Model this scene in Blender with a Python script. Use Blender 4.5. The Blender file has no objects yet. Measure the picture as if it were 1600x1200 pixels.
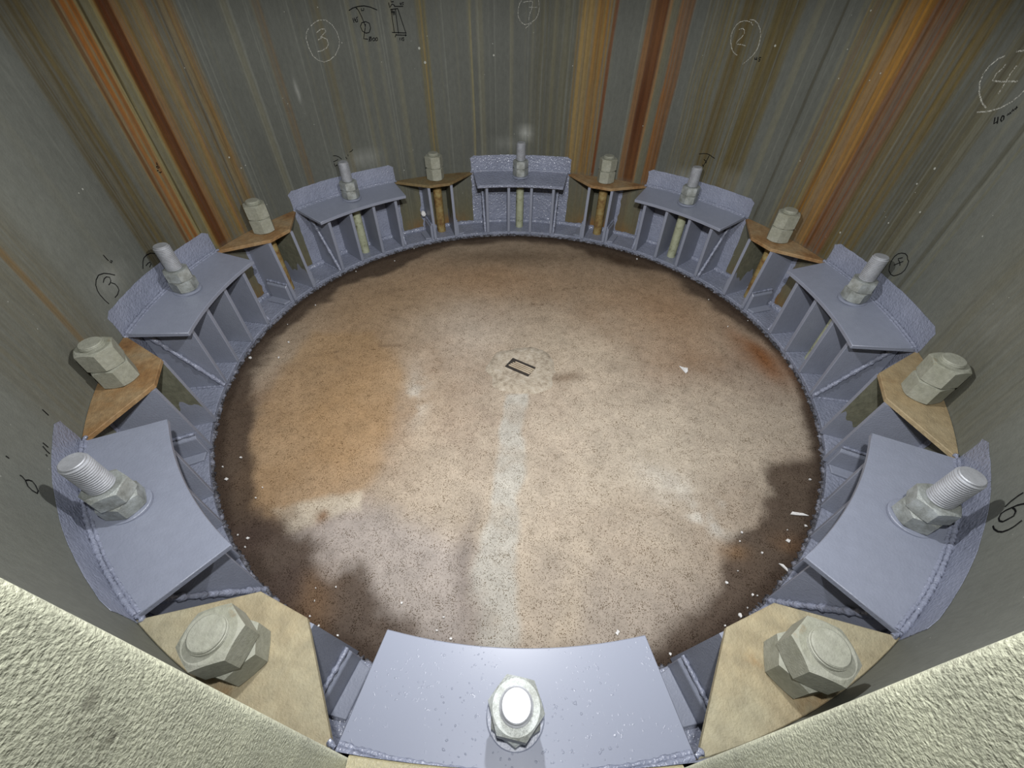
import bpy, bmesh, math, random
import numpy as np
from mathutils import Matrix, Vector

random.seed(7)
rng = np.random.default_rng(7)
SC = bpy.context.scene
COL = SC.collection

# ------------------------------------------------------------------ camera, light, exposure
cam_d = bpy.data.cameras.new('camera')
cam_d.sensor_fit = 'HORIZONTAL'
cam_d.sensor_width = 36.0
cam_d.lens = 14.70
cam_d.clip_start = 0.004
cam = bpy.data.objects.new('camera', cam_d)
COL.objects.link(cam)
cam.matrix_world = Matrix(((0.9997133, -0.0223606, 0.0085645, -0.0049377),
                           (0.0218965, 0.7089739, -0.7048947, -1.016559),
                           (0.0096898, 0.7048801, 0.7092603, 0.9110935),
                           (0, 0, 0, 1)))
SC.camera = cam

world = bpy.data.worlds.new('world')
SC.world = world
world.use_nodes = True
world.node_tree.nodes['Background'].inputs[0].default_value = (0.80, 0.90, 1.0, 1)
world.node_tree.nodes['Background'].inputs[1].default_value = 0.12

lamp_d = bpy.data.lights.new('inner_fill', 'SPOT')     # unseen wide fill added inside to even the falloff, shining down
lamp_d.energy = 27.0
lamp_d.spot_size = math.radians(180)
lamp_d.spot_blend = 0.20
lamp_d.shadow_soft_size = 0.018
lamp_d.color = (1.0, 1.0, 1.02)
lamp = bpy.data.objects.new('inner_fill', lamp_d)
lamp.location = (0.0, -0.36, 0.96)
COL.objects.link(lamp)

flash_d = bpy.data.lights.new('door_torch', 'SPOT')       # torch held in the doorway above the lens
flash_d.energy = 80.0
flash_d.spot_size = math.radians(124)
flash_d.spot_blend = 1.0
flash_d.shadow_soft_size = 0.015
flash = bpy.data.objects.new('door_torch', flash_d)
flash.location = (0.0, -0.97, 1.17)
flash.rotation_euler = (math.radians(46), 0, 0)
COL.objects.link(flash)

SC.view_settings.view_transform = 'Standard'
SC.view_settings.look = 'None'
SC.view_settings.exposure = 0.0
SC.view_settings.gamma = 1.0
SC.view_settings.use_curve_mapping = False

# ------------------------------------------------------------------ dimensions (metres)
RW = 1.004        # inside radius of the tower shell
RF = 0.885        # inside radius of the base flange
ZF = 0.018        # top of the base flange
PI = math.pi
T0 = 0.25         # the bracket ring is turned by a quarter of a degree

def pol(th, r, z=0.0):
    """point at th degrees from the doorway (positive to the right), radius r"""
    a = math.radians(th)
    return Vector((r * math.sin(a), -r * math.cos(a), z))

def lin(r, g, b):
    f = lambda c: c / 255 / 12.92 if c / 255 <= 0.04045 else ((c / 255 + 0.055) / 1.055) ** 2.4
    return (f(r), f(g), f(b), 1.0)

# ------------------------------------------------------------------ materials
def new_mat(name):
    m = bpy.data.materials.new(name)
    m.use_nodes = True
    nt = m.node_tree
    b = nt.nodes['Principled BSDF']
    return m, nt, b

def nd(nt, typ, **kw):
    n = nt.nodes.new(typ)
    for k, v in kw.items():
        setattr(n, k, v)
    return n

def coords(nt, scale=(1, 1, 1)):
    tc = nd(nt, 'ShaderNodeTexCoord')
    mp = nd(nt, 'ShaderNodeMapping')
    mp.inputs['Scale'].default_value = scale
    nt.links.new(tc.outputs['Object'], mp.inputs['Vector'])
    return mp.outputs['Vector']

def noise(nt, vec, scale, detail=3.0, rough=0.55):
    n = nd(nt, 'ShaderNodeTexNoise')
    n.inputs['Scale'].default_value = scale
    n.inputs['Detail'].default_value = detail
    n.inputs['Roughness'].default_value = rough
    nt.links.new(vec, n.inputs['Vector'])
    return n.outputs['Fac']

def ramp(nt, fac, stops):
    r = nd(nt, 'ShaderNodeValToRGB')
    els = r.color_ramp.elements
    while len(els) < len(stops):
        els.new(0.5)
    for e, (p, c) in zip(els, stops):
        e.position = p
        e.color = c if len(c) == 4 else (*c, 1)
    nt.links.new(fac, r.inputs['Fac'])
    return r.outputs['Color']

def gray(v):
    return (v, v, v, 1)

def mix(nt, fac, a, b, mode='MIX'):
    n = nd(nt, 'ShaderNodeMix', data_type='RGBA', blend_type=mode)
    ins = [s for s in n.inputs if s.enabled]
    for s, v in zip(ins, (fac, a, b)):
        if isinstance(v, (float, int)):
            s.default_value = v
        elif isinstance(v, tuple):
            s.default_value = v
        else:
            nt.links.new(v, s)
    return [o for o in n.outputs if o.enabled][0]

def bump(nt, b, height, dist, strength=1.0):
    n = nd(nt, 'ShaderNodeBump')
    n.inputs['Strength'].default_value = strength
    n.inputs['Distance'].default_value = dist
    nt.links.new(height, n.inputs['Height'])
    nt.links.new(n.outputs['Normal'], b.inputs['Normal'])

def blotch_mat(name, stops, scale, rough, bump_scale, bump_dist, metallic=0.0, detail=5.0, fine=0.25, spec=0.5, stretch=(1, 1, 1), fine_mult=9):
    m, nt, b = new_mat(name)
    v = coords(nt, stretch)
    c = ramp(nt, noise(nt, v, scale, detail, 0.62), stops)
    f = ramp(nt, noise(nt, v, scale * fine_mult, 3.0), [(0.3, gray(1 - fine)), (0.7, gray(1.0 + fine * 0.4))])
    c = mix(nt, 1.0, c, f, 'MULTIPLY')
    nt.links.new(c, b.inputs['Base Color'])
    b.inputs['Roughness'].default_value = rough
    b.inputs['Metallic'].default_value = metallic
    b.inputs['Specular IOR Level'].default_value = spec
    if bump_dist:
        bump(nt, b, noise(nt, v, bump_scale, 2.0), bump_dist)
    return m

M = {}
# satin machinery grey: smooth on the plates, brushed on thick elsewhere
M['paint'] = blotch_mat('grey_paint_smooth', [(0.3, lin(124, 129, 143)), (0.7, lin(131, 136, 150))], 6, 0.40, 260, 0.0006, fine=0.05)
M['paint_rough'] = blotch_mat('grey_paint_brushed', [(0.3, lin(120, 125, 141)), (0.7, lin(138, 143, 160))], 14, 0.30, 170, 0.0030, fine=0.10)
M['paint_gloss'] = blotch_mat('grey_paint_wet', [(0.3, lin(120, 125, 141)), (0.7, lin(138, 143, 160))], 14, 0.14, 120, 0.0065, fine=0.10)
M['paint_flange'] = blotch_mat('grey_paint_brushed_flange', [(0.3, lin(118, 123, 138)), (0.7, lin(137, 142, 158))], 14, 0.22, 150, 0.0035, fine=0.12)
def spatter_mat():
    """smooth grey paint with a scatter of wet droplets"""
    m, nt, b = new_mat('grey_paint_spattered')
    v = coords(nt)
    b.inputs['Base Color'].default_value = lin(129, 134, 148)
    b.inputs['Roughness'].default_value = 0.34
    n = ramp(nt, noise(nt, v, 210, 1.0), [(0.66, gray(0)), (0.76, gray(1))])
    k = ramp(nt, noise(nt, v, 9, 2.0), [(0.42, gray(0)), (0.62, gray(1))])
    bump(nt, b, mix(nt, 1.0, n, k, 'MULTIPLY'), 0.0007)
    return m
M['paint_spatter'] = spatter_mat()
M['bare'] = blotch_mat('bare_galvanised_plate', [(0.3, lin(92, 94, 80)), (0.55, lin(110, 110, 94)), (0.75, lin(126, 122, 98))], 9, 0.55, 160, 0.0008)
M['tan'] = blotch_mat('dusty_tan_zinc', [(0.24, lin(142, 110, 66)), (0.36, lin(146, 134, 106)), (0.58, lin(152, 145, 120)), (0.8, lin(158, 153, 132))], 6, 0.7, 300, 0.0012, fine=0.22)
M['rust'] = blotch_mat('rusted_plate', [(0.28, lin(100, 66, 38)), (0.42, lin(134, 102, 64)), (0.58, lin(146, 122, 88)), (0.8, lin(140, 130, 106))], 9, 0.75, 300, 0.0012, fine=0.25)
M['dull'] = blotch_mat('dull_olive_rust_plate', [(0.28, lin(96, 66, 36)), (0.5, lin(118, 100, 66)), (0.8, lin(112, 108, 86))], 10, 0.7, 300, 0.0012, fine=0.25)
M['nut_old'] = blotch_mat('weathered_zinc_nut', [(0.25, lin(128, 110, 80)), (0.34, lin(134, 135, 120)), (0.6, lin(148, 149, 137)), (0.85, lin(164, 163, 150))], 16, 0.62, 420, 0.0006, fine=0.16)
M['nut_new'] = blotch_mat('hot_dip_galvanised_nut', [(0.28, lin(112, 114, 107)), (0.5, lin(148, 152, 148)), (0.75, lin(178, 184, 184))], 40, 0.5, 420, 0.0006, metallic=0.3, fine=0.15)
M['zinc'] = blotch_mat('bright_zinc_thread', [(0.3, lin(156, 158, 162)), (0.7, lin(184, 187, 192))], 40, 0.5, 500, 0.0002, metallic=0.4, fine=0.08)
M['sleeve'] = blotch_mat('pale_green_bolt_sleeve', [(0.32, lin(84, 84, 62)), (0.42, lin(150, 154, 128)), (0.75, lin(172, 176, 152))], 40, 0.6, 400, 0.0006, fine=0.18)
M['rod_rust'] = blotch_mat('rusty_yellow_bolt_shank', [(0.3, lin(88, 52, 28)), (0.46, lin(132, 108, 62)), (0.7, lin(154, 142, 96))], 34, 0.75, 500, 0.001, fine=0.3)
M['dark'] = blotch_mat('pit_shade_black', [(0.3, lin(30, 26, 22)), (0.7, lin(48, 42, 36))], 30, 0.8, 200, 0.001)  # near-black colour standing for the shade down the drain
M['collar'] = blotch_mat('pale_cement_collar', [(0.32, lin(128, 116, 100)), (0.5, lin(158, 147, 130)), (0.7, lin(174, 165, 150))], 60, 0.85, 160, 0.003, fine=0.3)
M['bar'] = blotch_mat('cement_smeared_bar', [(0.3, lin(150, 134, 112)), (0.7, lin(178, 164, 142))], 60, 0.8, 300, 0.0006)
M['sealant'] = blotch_mat('grimy_grey_sealant', [(0.34, lin(34, 30, 30)), (0.50, lin(80, 80, 86)), (0.62, lin(128, 130, 142)), (0.8, lin(150, 152, 164))], 60, 0.45, 260, 0.004, fine=0.4)
M['flake'] = blotch_mat('white_paint_flake', [(0.3, lin(206, 204, 200)), (0.7, lin(226, 226, 226))], 40, 0.6, 200, 0.0)
M['jamb'] = blotch_mat('stippled_door_paint', [(0.30, lin(132, 132, 116)), (0.37, lin(172, 174, 154)), (0.7, lin(194, 196, 172))], 26, 0.5, 850, 0.0005, fine=0.34, fine_mult=28)
M['sill'] = blotch_mat('stippled_cream_sill_paint', [(0.3, lin(120, 114, 86)), (0.7, lin(136, 130, 102))], 26, 0.5, 850, 0.0004, fine=0.2, fine_mult=28)
M['ink'] = blotch_mat('black_marker_ink', [(0.3, lin(8, 8, 9)), (0.7, lin(13, 13, 14))], 40, 0.8, 200, 0.0, spec=0.1)

def chalk_mat():
    m, nt, b = new_mat('white_chalk')
    v = coords(nt)
    b.inputs['Base Color'].default_value = lin(176, 176, 166)
    b.inputs['Roughness'].default_value = 0.9
    a = ramp(nt, noise(nt, v, 420, 2.0), [(0.40, gray(0.05)), (0.62, gray(0.85))])
    nt.links.new(a, b.inputs['Alpha'])
    return m
M['chalk'] = chalk_mat()

def attr_mat(name, attr, rough, fine_scale, fine, stretch, bump_scale, bump_dist, pits=None, specks=None):
    """colour comes from a per-vertex map of stains, the grain from noise"""
    m, nt, b = new_mat(name)
    a = nd(nt, 'ShaderNodeAttribute', attribute_name=attr)
    v = coords(nt, stretch)
    f = ramp(nt, noise(nt, v, fine_scale, 4.0, 0.7), [(0.25, gray(1 - fine)), (0.75, gray(1 + fine * 0.6))])
    c = mix(nt, 1.0, a.outputs['Color'], f, 'MULTIPLY')
    h = noise(nt, coords(nt), bump_scale, 3.0)
    if pits:
        vo = nd(nt, 'ShaderNodeTexVoronoi')
        vo.inputs['Scale'].default_value = pits[0]
        nt.links.new(coords(nt), vo.inputs['Vector'])
        n2 = noise(nt, coords(nt), pits[0] * 0.13, 2.0)
        lim = nd(nt, 'ShaderNodeMath', operation='MULTIPLY')
        nt.links.new(n2, lim.inputs[0])
        lim.inputs[1].default_value = pits[1]
        lt = nd(nt, 'ShaderNodeMath', operation='LESS_THAN')
        nt.links.new(vo.outputs['Distance'], lt.inputs[0])
        nt.links.new(lim.outputs[0], lt.inputs[1])
        c = mix(nt, lt.outputs[0], c, mix(nt, 1.0, c, lin(176, 166, 152), 'MULTIPLY'))
        sub = nd(nt, 'ShaderNodeMath', operation='SUBTRACT')
        nt.links.new(h, sub.inputs[0])
        nt.links.new(lt.outputs[0], sub.inputs[1])
        h = sub.outputs[0]
    if specks:
        vo = nd(nt, 'ShaderNodeTexVoronoi')
        vo.inputs['Scale'].default_value = specks
        nt.links.new(coords(nt), vo.inputs['Vector'])
        lim = nd(nt, 'ShaderNodeMath', operation='MULTIPLY_ADD')
        nt.links.new(noise(nt, coords(nt), specks * 0.2, 2.0), lim.inputs[0])
        lim.inputs[1].default_value = 0.55
        lim.inputs[2].default_value = -0.28
        lt = nd(nt, 'ShaderNodeMath', operation='LESS_THAN')
        nt.links.new(vo.outputs['Distance'], lt.inputs[0])
        nt.links.new(lim.outputs[0], lt.inputs[1])
        c = mix(nt, lt.outputs[0], c, lin(150, 152, 144))
    nt.links.new(c, b.inputs['Base Color'])
    b.inputs['Roughness'].default_value = rough
    b.inputs['Specular IOR Level'].default_value = 0.12
    bump(nt, b, h, bump_dist)
    return m
M['wall'] = attr_mat('weathered_shell_steel', 'stain', 0.62, 110, 0.15, (1, 1, 0.45), 260, 0.0006, specks=34)
M['floor'] = attr_mat('stained_concrete', 'stain', 0.85, 150, 0.24, (1, 1, 1), 300, 0.0009, pits=(340, 0.56))

# ------------------------------------------------------------------ object helpers
def obj(name, me, mats, parent=None, smooth=False, angle=25):
    if isinstance(me, bmesh.types.BMesh):
        bm = me
        bmesh.ops.recalc_face_normals(bm, faces=bm.faces[:])
        me = bpy.data.meshes.new(name)
        bm.to_mesh(me)
        bm.free()
    if not me.materials:
        for m in (mats if isinstance(mats, (list, tuple)) else [mats]):
            me.materials.append(M[m])
    if smooth:
        me.polygons.foreach_set('use_smooth', [True] * len(me.polygons))
        me.set_sharp_from_angle(angle=math.radians(angle))
    o = bpy.data.objects.new(name, me)
    COL.objects.link(o)
    if parent:
        o.parent = parent
    return o

def empty(name, loc, rz=0.0):
    o = bpy.data.objects.new(name, None)
    o.empty_display_size = 0.05
    COL.objects.link(o)
    o.location = loc
    o.rotation_euler = (0, 0, rz)
    return o

def tag(o, label, cat=None, group=None, kind=None):
    o['label'] = label
    if cat: o['category'] = cat
    if group: o['group'] = group
    if kind: o['kind'] = kind
    return o

def structure(o, label=None):
    o['kind'] = 'structure'
    if label: o['label'] = label
    return o

def copy_tree(o, parent=None):
    c = o.copy()
    COL.objects.link(c)
    c.parent = parent
    for ch in list(o.children):
        copy_tree(ch, c)
    return c

def solid(bm, top, bot):
    """closed prism between two matching loops of points"""
    n = len(top)
    a = [bm.verts.new(p) for p in top]
    b = [bm.verts.new(p) for p in bot]
    fs = [bm.faces.new(a), bm.faces.new(b[::-1])]
    for i in range(n):
        j = (i + 1) % n
        fs.append(bm.faces.new((a[i], b[i], b[j], a[j])))
    return fs

def lathe(bm, prof, seg=32, c=(0, 0), cap=True):
    """prof: list of (r, z), turned about a vertical axis"""
    rings = []
    for r, z in prof:
        rings.append([bm.verts.new((c[0] + r * math.cos(2 * PI * i / seg), c[1] + r * math.sin(2 * PI * i / seg), z)) for i in range(seg)])
    for a, b in zip(rings, rings[1:]):
        for i in range(seg):
            j = (i + 1) % seg
            bm.faces.new((a[i], a[j], b[j], b[i]))
    if cap:
        bm.faces.new(rings[0][::-1])
        bm.faces.new(rings[-1])

def bead(bm, pts, rad, seed, seg=6, lump=0.25, closed=False):
    """lumpy tube along pts: weld bead, sealant"""
    r = random.Random(seed)
    n = len(pts)
    rings = []
    for i, p in enumerate(pts):
        p = Vector(p)
        if closed:
            t = (Vector(pts[(i + 1) % n]) - Vector(pts[i - 1])).normalized()
        else:
            t = (Vector(pts[min(i + 1, n - 1)]) - Vector(pts[max(i - 1, 0)])).normalized()
        up = Vector((0, 0, 1)) if abs(t.z) < 0.9 else Vector((1, 0, 0))
        s = t.cross(up).normalized()
        u = s.cross(t)
        k = rad * (1 + lump * (r.random() * 2 - 1))
        rings.append([bm.verts.new(p + (s * math.cos(2 * PI * q / seg) + u * math.sin(2 * PI * q / seg)) * k * (1 + 0.3 * lump * (r.random() * 2 - 1))) for q in range(seg)])
    m = n if closed else n - 1
    for i in range(m):
        a, b = rings[i], rings[(i + 1) % n]
        for q in range(seg):
            w = (q + 1) % seg
            bm.faces.new((a[q], a[w], b[w], b[q]))
    if not closed:
        bm.faces.new(rings[0][::-1])
        bm.faces.new(rings[-1])

def hex_nut(bm, corner, z0, z1, chamfer_top=True, chamfer_bot=True, seg=48):
    """hexagonal nut with turned (conical) chamfers"""
    flat = corner * math.cos(PI / 6)
    rin = flat * 0.94
    tan = math.tan(math.radians(28))
    tt, tb, bb, bt = [], [], [], []
    for i in range(seg):
        a = 2 * PI * i / seg
        d = (a + PI / 6) % (PI / 3) - PI / 6
        # corners at a = 30 deg + 60 k
        r = flat / math.cos(d)
        cx, sx = math.cos(a), math.sin(a)
        dz = (r - rin) * tan
        tt.append(bm.verts.new((rin * cx, rin * sx, z1)) if chamfer_top else None)
        tb.append(bm.verts.new((r * cx, r * sx, z1 - (dz if chamfer_top else 0))))
        bb.append(bm.verts.new((r * cx, r * sx, z0 + (dz if chamfer_bot else 0))))
        bt.append(bm.verts.new((rin * cx, rin * sx, z0)) if chamfer_bot else None)
    def band(a, b):
        for i in range(seg):
            j = (i + 1) % seg
            bm.faces.new((a[i], a[j], b[j], b[i]))
    band(bb, tb)
    if chamfer_top:
        band(tb, tt); bm.faces.new(tt)
    else:
        bm.faces.new(tb)
    if chamfer_bot:
        band(bt, bb); bm.faces.new(bt[::-1])
    else:
        bm.faces.new(bb[::-1])

def thread_prof(r, z0, z1, pitch, depth):
    p = []
    n = int((z1 - z0) / pitch)
    for i in range(n):
        z = z0 + i * pitch
        p += [(r - depth, z), (r, z + pitch * 0.35), (r, z + pitch * 0.65)]
    p += [(r - depth, z0 + n * pitch)]
    return p

# smooth 1-D / 2-D value noise for the stain maps
def vnoise1(x, seed):
    t = np.random.default_rng(seed).random(4096)
    i = np.floor(x).astype(int)
    f = x - i
    f = f * f * (3 - 2 * f)
    return t[i % 4096] * (1 - f) + t[(i + 1) % 4096] * f

def vnoise2(x, y, seed):
    t = np.random.default_rng(seed).random((256, 256))
    i = np.floor(x).astype(int); j = np.floor(y).astype(int)
    f = x - i; g = y - j
    f = f * f * (3 - 2 * f); g = g * g * (3 - 2 * g)
    a = t[i % 256, j % 256] * (1 - f) + t[(i + 1) % 256, j % 256] * f
    b = t[i % 256, (j + 1) % 256] * (1 - f) + t[(i + 1) % 256, (j + 1) % 256] * f
    return a * (1 - g) + b * g

def fbm(x, y, seed, octs=4):
    s = 0; a = 0.5; tot = 0
    for k in range(octs):
        s = s + a * vnoise2(x * 2 ** k, y * 2 ** k, seed + k)
        tot += a
        a *= 0.55
    return s / tot

def sstep(a, b, x):
    t = np.clip((x - a) / (b - a), 0, 1)
    return t * t * (3 - 2 * t)

def blend(c, col, k):
    c += (np.array(lin(*col)[:3]) - c) * np.clip(k, 0, 1)[:, None]


# ================================================================== SETTING
# ---- tower shell: one round wall with a doorway cut through it
DOOR_HALF, DOOR_LOW, DOOR_HIGH = 0.112, 0.566, 1.30

# rust runs and streaks: (from, to) degrees, colour, strength, edge softness, striation, seed
STREAKS = [
    (-76, -57, (104, 92, 58), 0.35, 5.0, 0.5, 1), (-71.5, -70.4, (128, 98, 46), 0.6, 0.35, 0.3, 2),
    (-95.0, -90.2, (92, 80, 44), 0.75, 1.0, 0.6, 3), (-98.4, -95.5, (116, 104, 70), 0.55, 0.9, 0.6, 4),
    (-104.2, -98.0, (140, 132, 96), 0.85, 0.5, 0.5, 5),
    (-101.1, -98.1, (150, 92, 36), 0.92, 0.45, 0.8, 6), (-98.7, -98.2, (92, 46, 20), 0.8, 0.2, 0.2, 7),
    (-101.75, -101.45, (46, 38, 24), 0.9, 0.12, 0.1, 8),
    (-106.9, -103.3, (146, 104, 48), 0.8, 0.5, 0.5, 9), (-105.7, -103.8, (76, 38, 18), 0.97, 0.35, 0.1, 10),
    (-115.2, -106.6, (136, 116, 76), 0.80, 0.8, 0.8, 11), (-110.4, -109.4, (136, 96, 46), 0.55, 0.4, 0.7, 12),
    (-114.6, -113.2, (134, 98, 52), 0.55, 0.5, 0.7, 13), (-112.4, -112.15, (70, 54, 34), 0.7, 0.1, 0.2, 14),
    (-128.8, -127.3, (116, 92, 58), 0.6, 0.5, 0.4, 15), (-139, -137.4, (112, 104, 78), 0.5, 0.6, 0.5, 16),
    (-159.6, -157.6, (118, 108, 66), 0.65, 0.6, 0.5, 17), (-158.6, -158.3, (150, 126, 66), 0.6, 0.2, 0.2, 18),
    (-168.7, -168.3, (138, 132, 104), 0.6, 0.15, 0.2, 19),
    (168.4, 178, (92, 88, 62), 0.45, 3.0, 0.8, 20), (161.4, 169.0, (150, 124, 70), 0.9, 0.7, 0.75, 21),
    (162.6, 165.5, (150, 104, 44), 0.6, 0.7, 0.7, 22), (161.3, 162.0, (112, 56, 18), 0.85, 0.25, 0.3, 23),
    (151.0, 155.2, (146, 100, 50), 0.8, 0.5, 0.4, 24), (151.4, 153.9, (76, 37, 16), 0.98, 0.35, 0.08, 25),
    (146.6, 149.3, (128, 84, 38), 0.9, 0.5, 0.6, 26), (149.2, 151.0, (100, 94, 70), 0.4, 0.5, 0.4, 260),
    (138.6, 144.0, (104, 94, 60), 0.65, 0.9, 0.9, 27), (127.6, 138.2, (100, 90, 56), 0.80, 1.0, 0.8, 28),
    (136.0, 137.9, (90, 74, 36), 0.75, 0.5, 0.4, 29), (129.5, 132.0, (90, 78, 44), 0.5, 0.8, 0.6, 30),
    (120.75, 121.2, (66, 62, 50), 0.7, 0.15, 0.2, 31), (112.0, 117.6, (132, 118, 80), 0.8, 0.8, 0.8, 32),
    (116.2, 117.0, (130, 92, 48), 0.4, 0.3, 0.3, 320),
    (108.4, 113.4, (158, 116, 50), 0.95, 0.6, 0.5, 33), (112.6, 113.2, (92, 54, 20), 0.7, 0.25, 0.2, 34),
    (104.6, 108.7, (122, 72, 28), 0.95, 0.6, 0.5, 35), (99.4, 105.0, (112, 96, 54), 0.85, 0.8, 0.7, 36),
    (92.0, 100.5, (88, 82, 58), 0.55, 1.6, 0.9, 37), (87.6, 88.3, (74, 72, 58), 0.6, 0.25, 0.2, 38),
    (86.2, 86.6, (134, 134, 118), 0.5, 0.15, 0.2, 39), (58, 78, (100, 92, 62), 0.35, 5.0, 0.5, 40),
]

def wall_colour(th, z):
    n = len(th)
    c = np.tile(np.array(lin(91, 93, 87)[:3]), (n, 1))
    # broad cloudiness and faint vertical run marks
    cloud = fbm((th + 200) * 0.10, z * 5.0 + 3, 900, 5)
    c *= (0.86 + 0.30 * cloud)[:, None]
    vert = vnoise1((th + 400) * 2.3, 901) * 0.6 + vnoise1((th + 400) * 7.0, 902) * 0.4
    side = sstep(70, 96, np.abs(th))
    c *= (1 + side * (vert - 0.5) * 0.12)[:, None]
    c *= (1.42 - 0.57 * side)[:, None]        # base tone paler beside the doorway, darker round the back
    blend(c, (112, 108, 84), side * sstep(0.62, 0.95, vnoise1((th + 400) * 1.1, 903)) * 0.32)
    blend(c, (132, 134, 124), side * sstep(0.86, 0.97, vnoise1((th + 400) * 5.3, 904)) * 0.22)
    # warm grime where the shell meets the base
    blend(c, (104, 98, 66), sstep(0.30, 0.0, z) * 0.55)
    for a, b, col, k, soft, stri, sd in STREAKS:
        t = th + (vnoise1(z * 7 + sd * 3.1, sd) - 0.5) * min(0.8, 0.25 * soft + 0.15) + (z - 0.6) * 0.6
        w = sstep(a - soft * 0.5, a + soft * 0.5, t) * sstep(b + soft * 0.5, b - soft * 0.5, t)
        st = 0.55 * vnoise1((t + 400) * 3.1, sd + 50) + 0.45 * vnoise1((t + 400) * 8.5, sd + 51)
        w = w * (1 - stri * (1 - sstep(0.25, 0.65, st)))
        w = w * (0.82 + 0.36 * (vnoise2(z * 4 + sd, t * 0.3 + 60, sd) - 0.5)) * k
        tone = 0.50 + 0.55 * vnoise1((t + 400) * 4.3, sd + 53)
        cc = np.array(lin(*col)[:3])[None] * np.array([0.84, 0.80, 0.62]) * tone[:, None]
        w = np.clip(w, 0, 1) * (0.12 + 0.88 * sstep(0.232, 0.262, z))   # the plates shelter the wall below them
        c += (cc - c) * w[:, None]
        # hair-fine dark runs inside the broader stains
        if b - a > 2.5 and k > 0.5:
            dark = sstep(0.86, 0.95, vnoise1((t + 400) * 5.7, sd + 52)) * sstep(0.232, 0.262, z)
            blend(c, (62, 52, 34), w * dark * 0.7)
    # rust washing down below the old plates
    for k in range(8):
        t0 = (k + 0.5) * 45 - 180 + T0
        d = np.abs((th - t0 + 180) % 360 - 180)
        blend(c, (124, 86, 42), sstep(11, 3, d) * sstep(0.10, 0.02, z) * fbm((th + 200) * 0.9, z * 30 + 5, 77 + k, 3) * 1.3)
    # rubbed pale smudges
    for t0, z0, st, sz, k in [(-141.5, 0.345, 3.4, 0.018, 0.6), (-136, 0.335, 2.4, 0.014, 0.4), (-176, 0.372, 2.6, 0.012, 0.55), (179.2, 0.395, 1.4, 0.012, 0.8),
                              (139, 0.33, 3.5, 0.014, 0.4), (129, 0.34, 4, 0.02, 0.35), (-82, 0.36, 3.0, 0.03, 0.3), (-130.8, 0.60, 0.35, 0.03, 0.4), (71, 0.42, 4.0, 0.05, 0.12)]:
        d = ((th - t0 + 180) % 360 - 180) / st
        g = np.exp(-(d ** 2 + ((z - z0) / sz) ** 2))
        blend(c, (166, 168, 162), g * k * (0.4 + 0.9 * fbm((th + 200) * 1.5, z * 90, 333, 3)))
    return c

def build_wall():
    step = 0.2
    ths = np.arange(-180, 180, step)
    hole = math.degrees(math.asin(DOOR_HALF / RW))
    ths = np.array(sorted(set([t for t in np.round(ths, 3) if min(abs(t - hole), abs(t + hole)) > 0.12] + [hole, -hole])))
    zs = sorted(set(list(np.round(np.linspace(0, 1.2, 31), 3)) + [0.23, 0.245, 0.265, DOOR_LOW, DOOR_HIGH, 1.5, 1.8, 2.2, 2.7]))
    zs = np.array(zs)
    nt_, nz = len(ths), len(zs)
    TT, ZZ = np.meshgrid(ths, zs)
    th = TT.ravel(); z = ZZ.ravel()
    a = np.radians(th)
    inner = np.stack([RW * np.sin(a), -RW * np.cos(a), z], 1)
    ro = RW + 0.03
    outer = np.stack([ro * np.sin(a), -ro * np.cos(a), z], 1)
    V = np.concatenate([inner, outer])
    N = nt_ * nz
    F = []
    def is_hole(i, k):
        j = (i + 1) % nt_
        if j == 0: return False
        return ths[i] > -hole - 1e-6 and ths[j] < hole + 1e-6 and zs[k] > DOOR_LOW - 1e-6 and zs[k + 1] < DOOR_HIGH + 1e-6
    for k in range(nz - 1):
        for i in range(nt_):
            if is_hole(i, k):
                continue
            j = (i + 1) % nt_
            p, q, r, s = k * nt_ + i, k * nt_ + j, (k + 1) * nt_ + j, (k + 1) * nt_ + i
            F.append((p, s, r, q))
            F.append((N + p, N + q, N + r, N + s))
    for i in range(nt_):
        j = (i + 1) % nt_
        k = (nz - 1) * nt_
        F.append((k + i, N + k + i, N + k + j, k + j))
        F.append((i, j, N + j, N + i))
    me = bpy.data.meshes.new('wall_round')
    me.from_pydata(V.tolist(), [], F)
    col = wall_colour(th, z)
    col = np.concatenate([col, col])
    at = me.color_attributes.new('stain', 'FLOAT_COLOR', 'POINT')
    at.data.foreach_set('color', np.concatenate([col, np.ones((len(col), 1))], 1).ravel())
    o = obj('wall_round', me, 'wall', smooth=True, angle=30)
    return structure(o, 'round grey steel tower wall streaked with rust')
WALL = build_wall()

# ---- doorway lining: two jambs and the sill
def y_edge(z):
    pts = [(0.50, -1.0035), (0.575, -1.0003), (0.653, -0.9968), (0.713, -0.9940), (0.760, -0.9918), (0.792, -0.9902), (0.83, -0.9886), (0.95, -0.9855), (1.31, -0.980)]
    return float(np.interp(z, [p[0] for p in pts], [p[1] for p in pts]))
door = structure(empty('door_1', (0, -1.01, 0.57)), 'open doorway in the tower wall, stippled pale paint')
def jamb(s):
    bm = bmesh.new()
    rows = []
    for z in np.linspace(0.566, 1.30, 60):
        e = y_edge(z) - 1.0 * 0
        prof = [(0.1115, e), (0.1022, e), (0.1008, e - 0.0006), (0.1001, e - 0.0020)] + [(0.1, e - 0.0045 - k * 0.006) for k in range(10)] + [(0.1, -1.08), (0.1115, -1.08)]
        rows.append([bm.verts.new((s * x, y + 1.01, z - 0.57)) for x, y in prof])
    n = len(rows[0])
    for a, b in zip(rows, rows[1:]):
        for i in range(n):
            j = (i + 1) % n
            bm.faces.new((a[i], a[j], b[j], b[i]))
    bm.faces.new(rows[0]); bm.faces.new(rows[-1])
    return obj('door_jamb', bm, 'jamb', door, smooth=True, angle=50)
jamb(-1); jamb(1)
bm = bmesh.new()
rows = []
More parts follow.
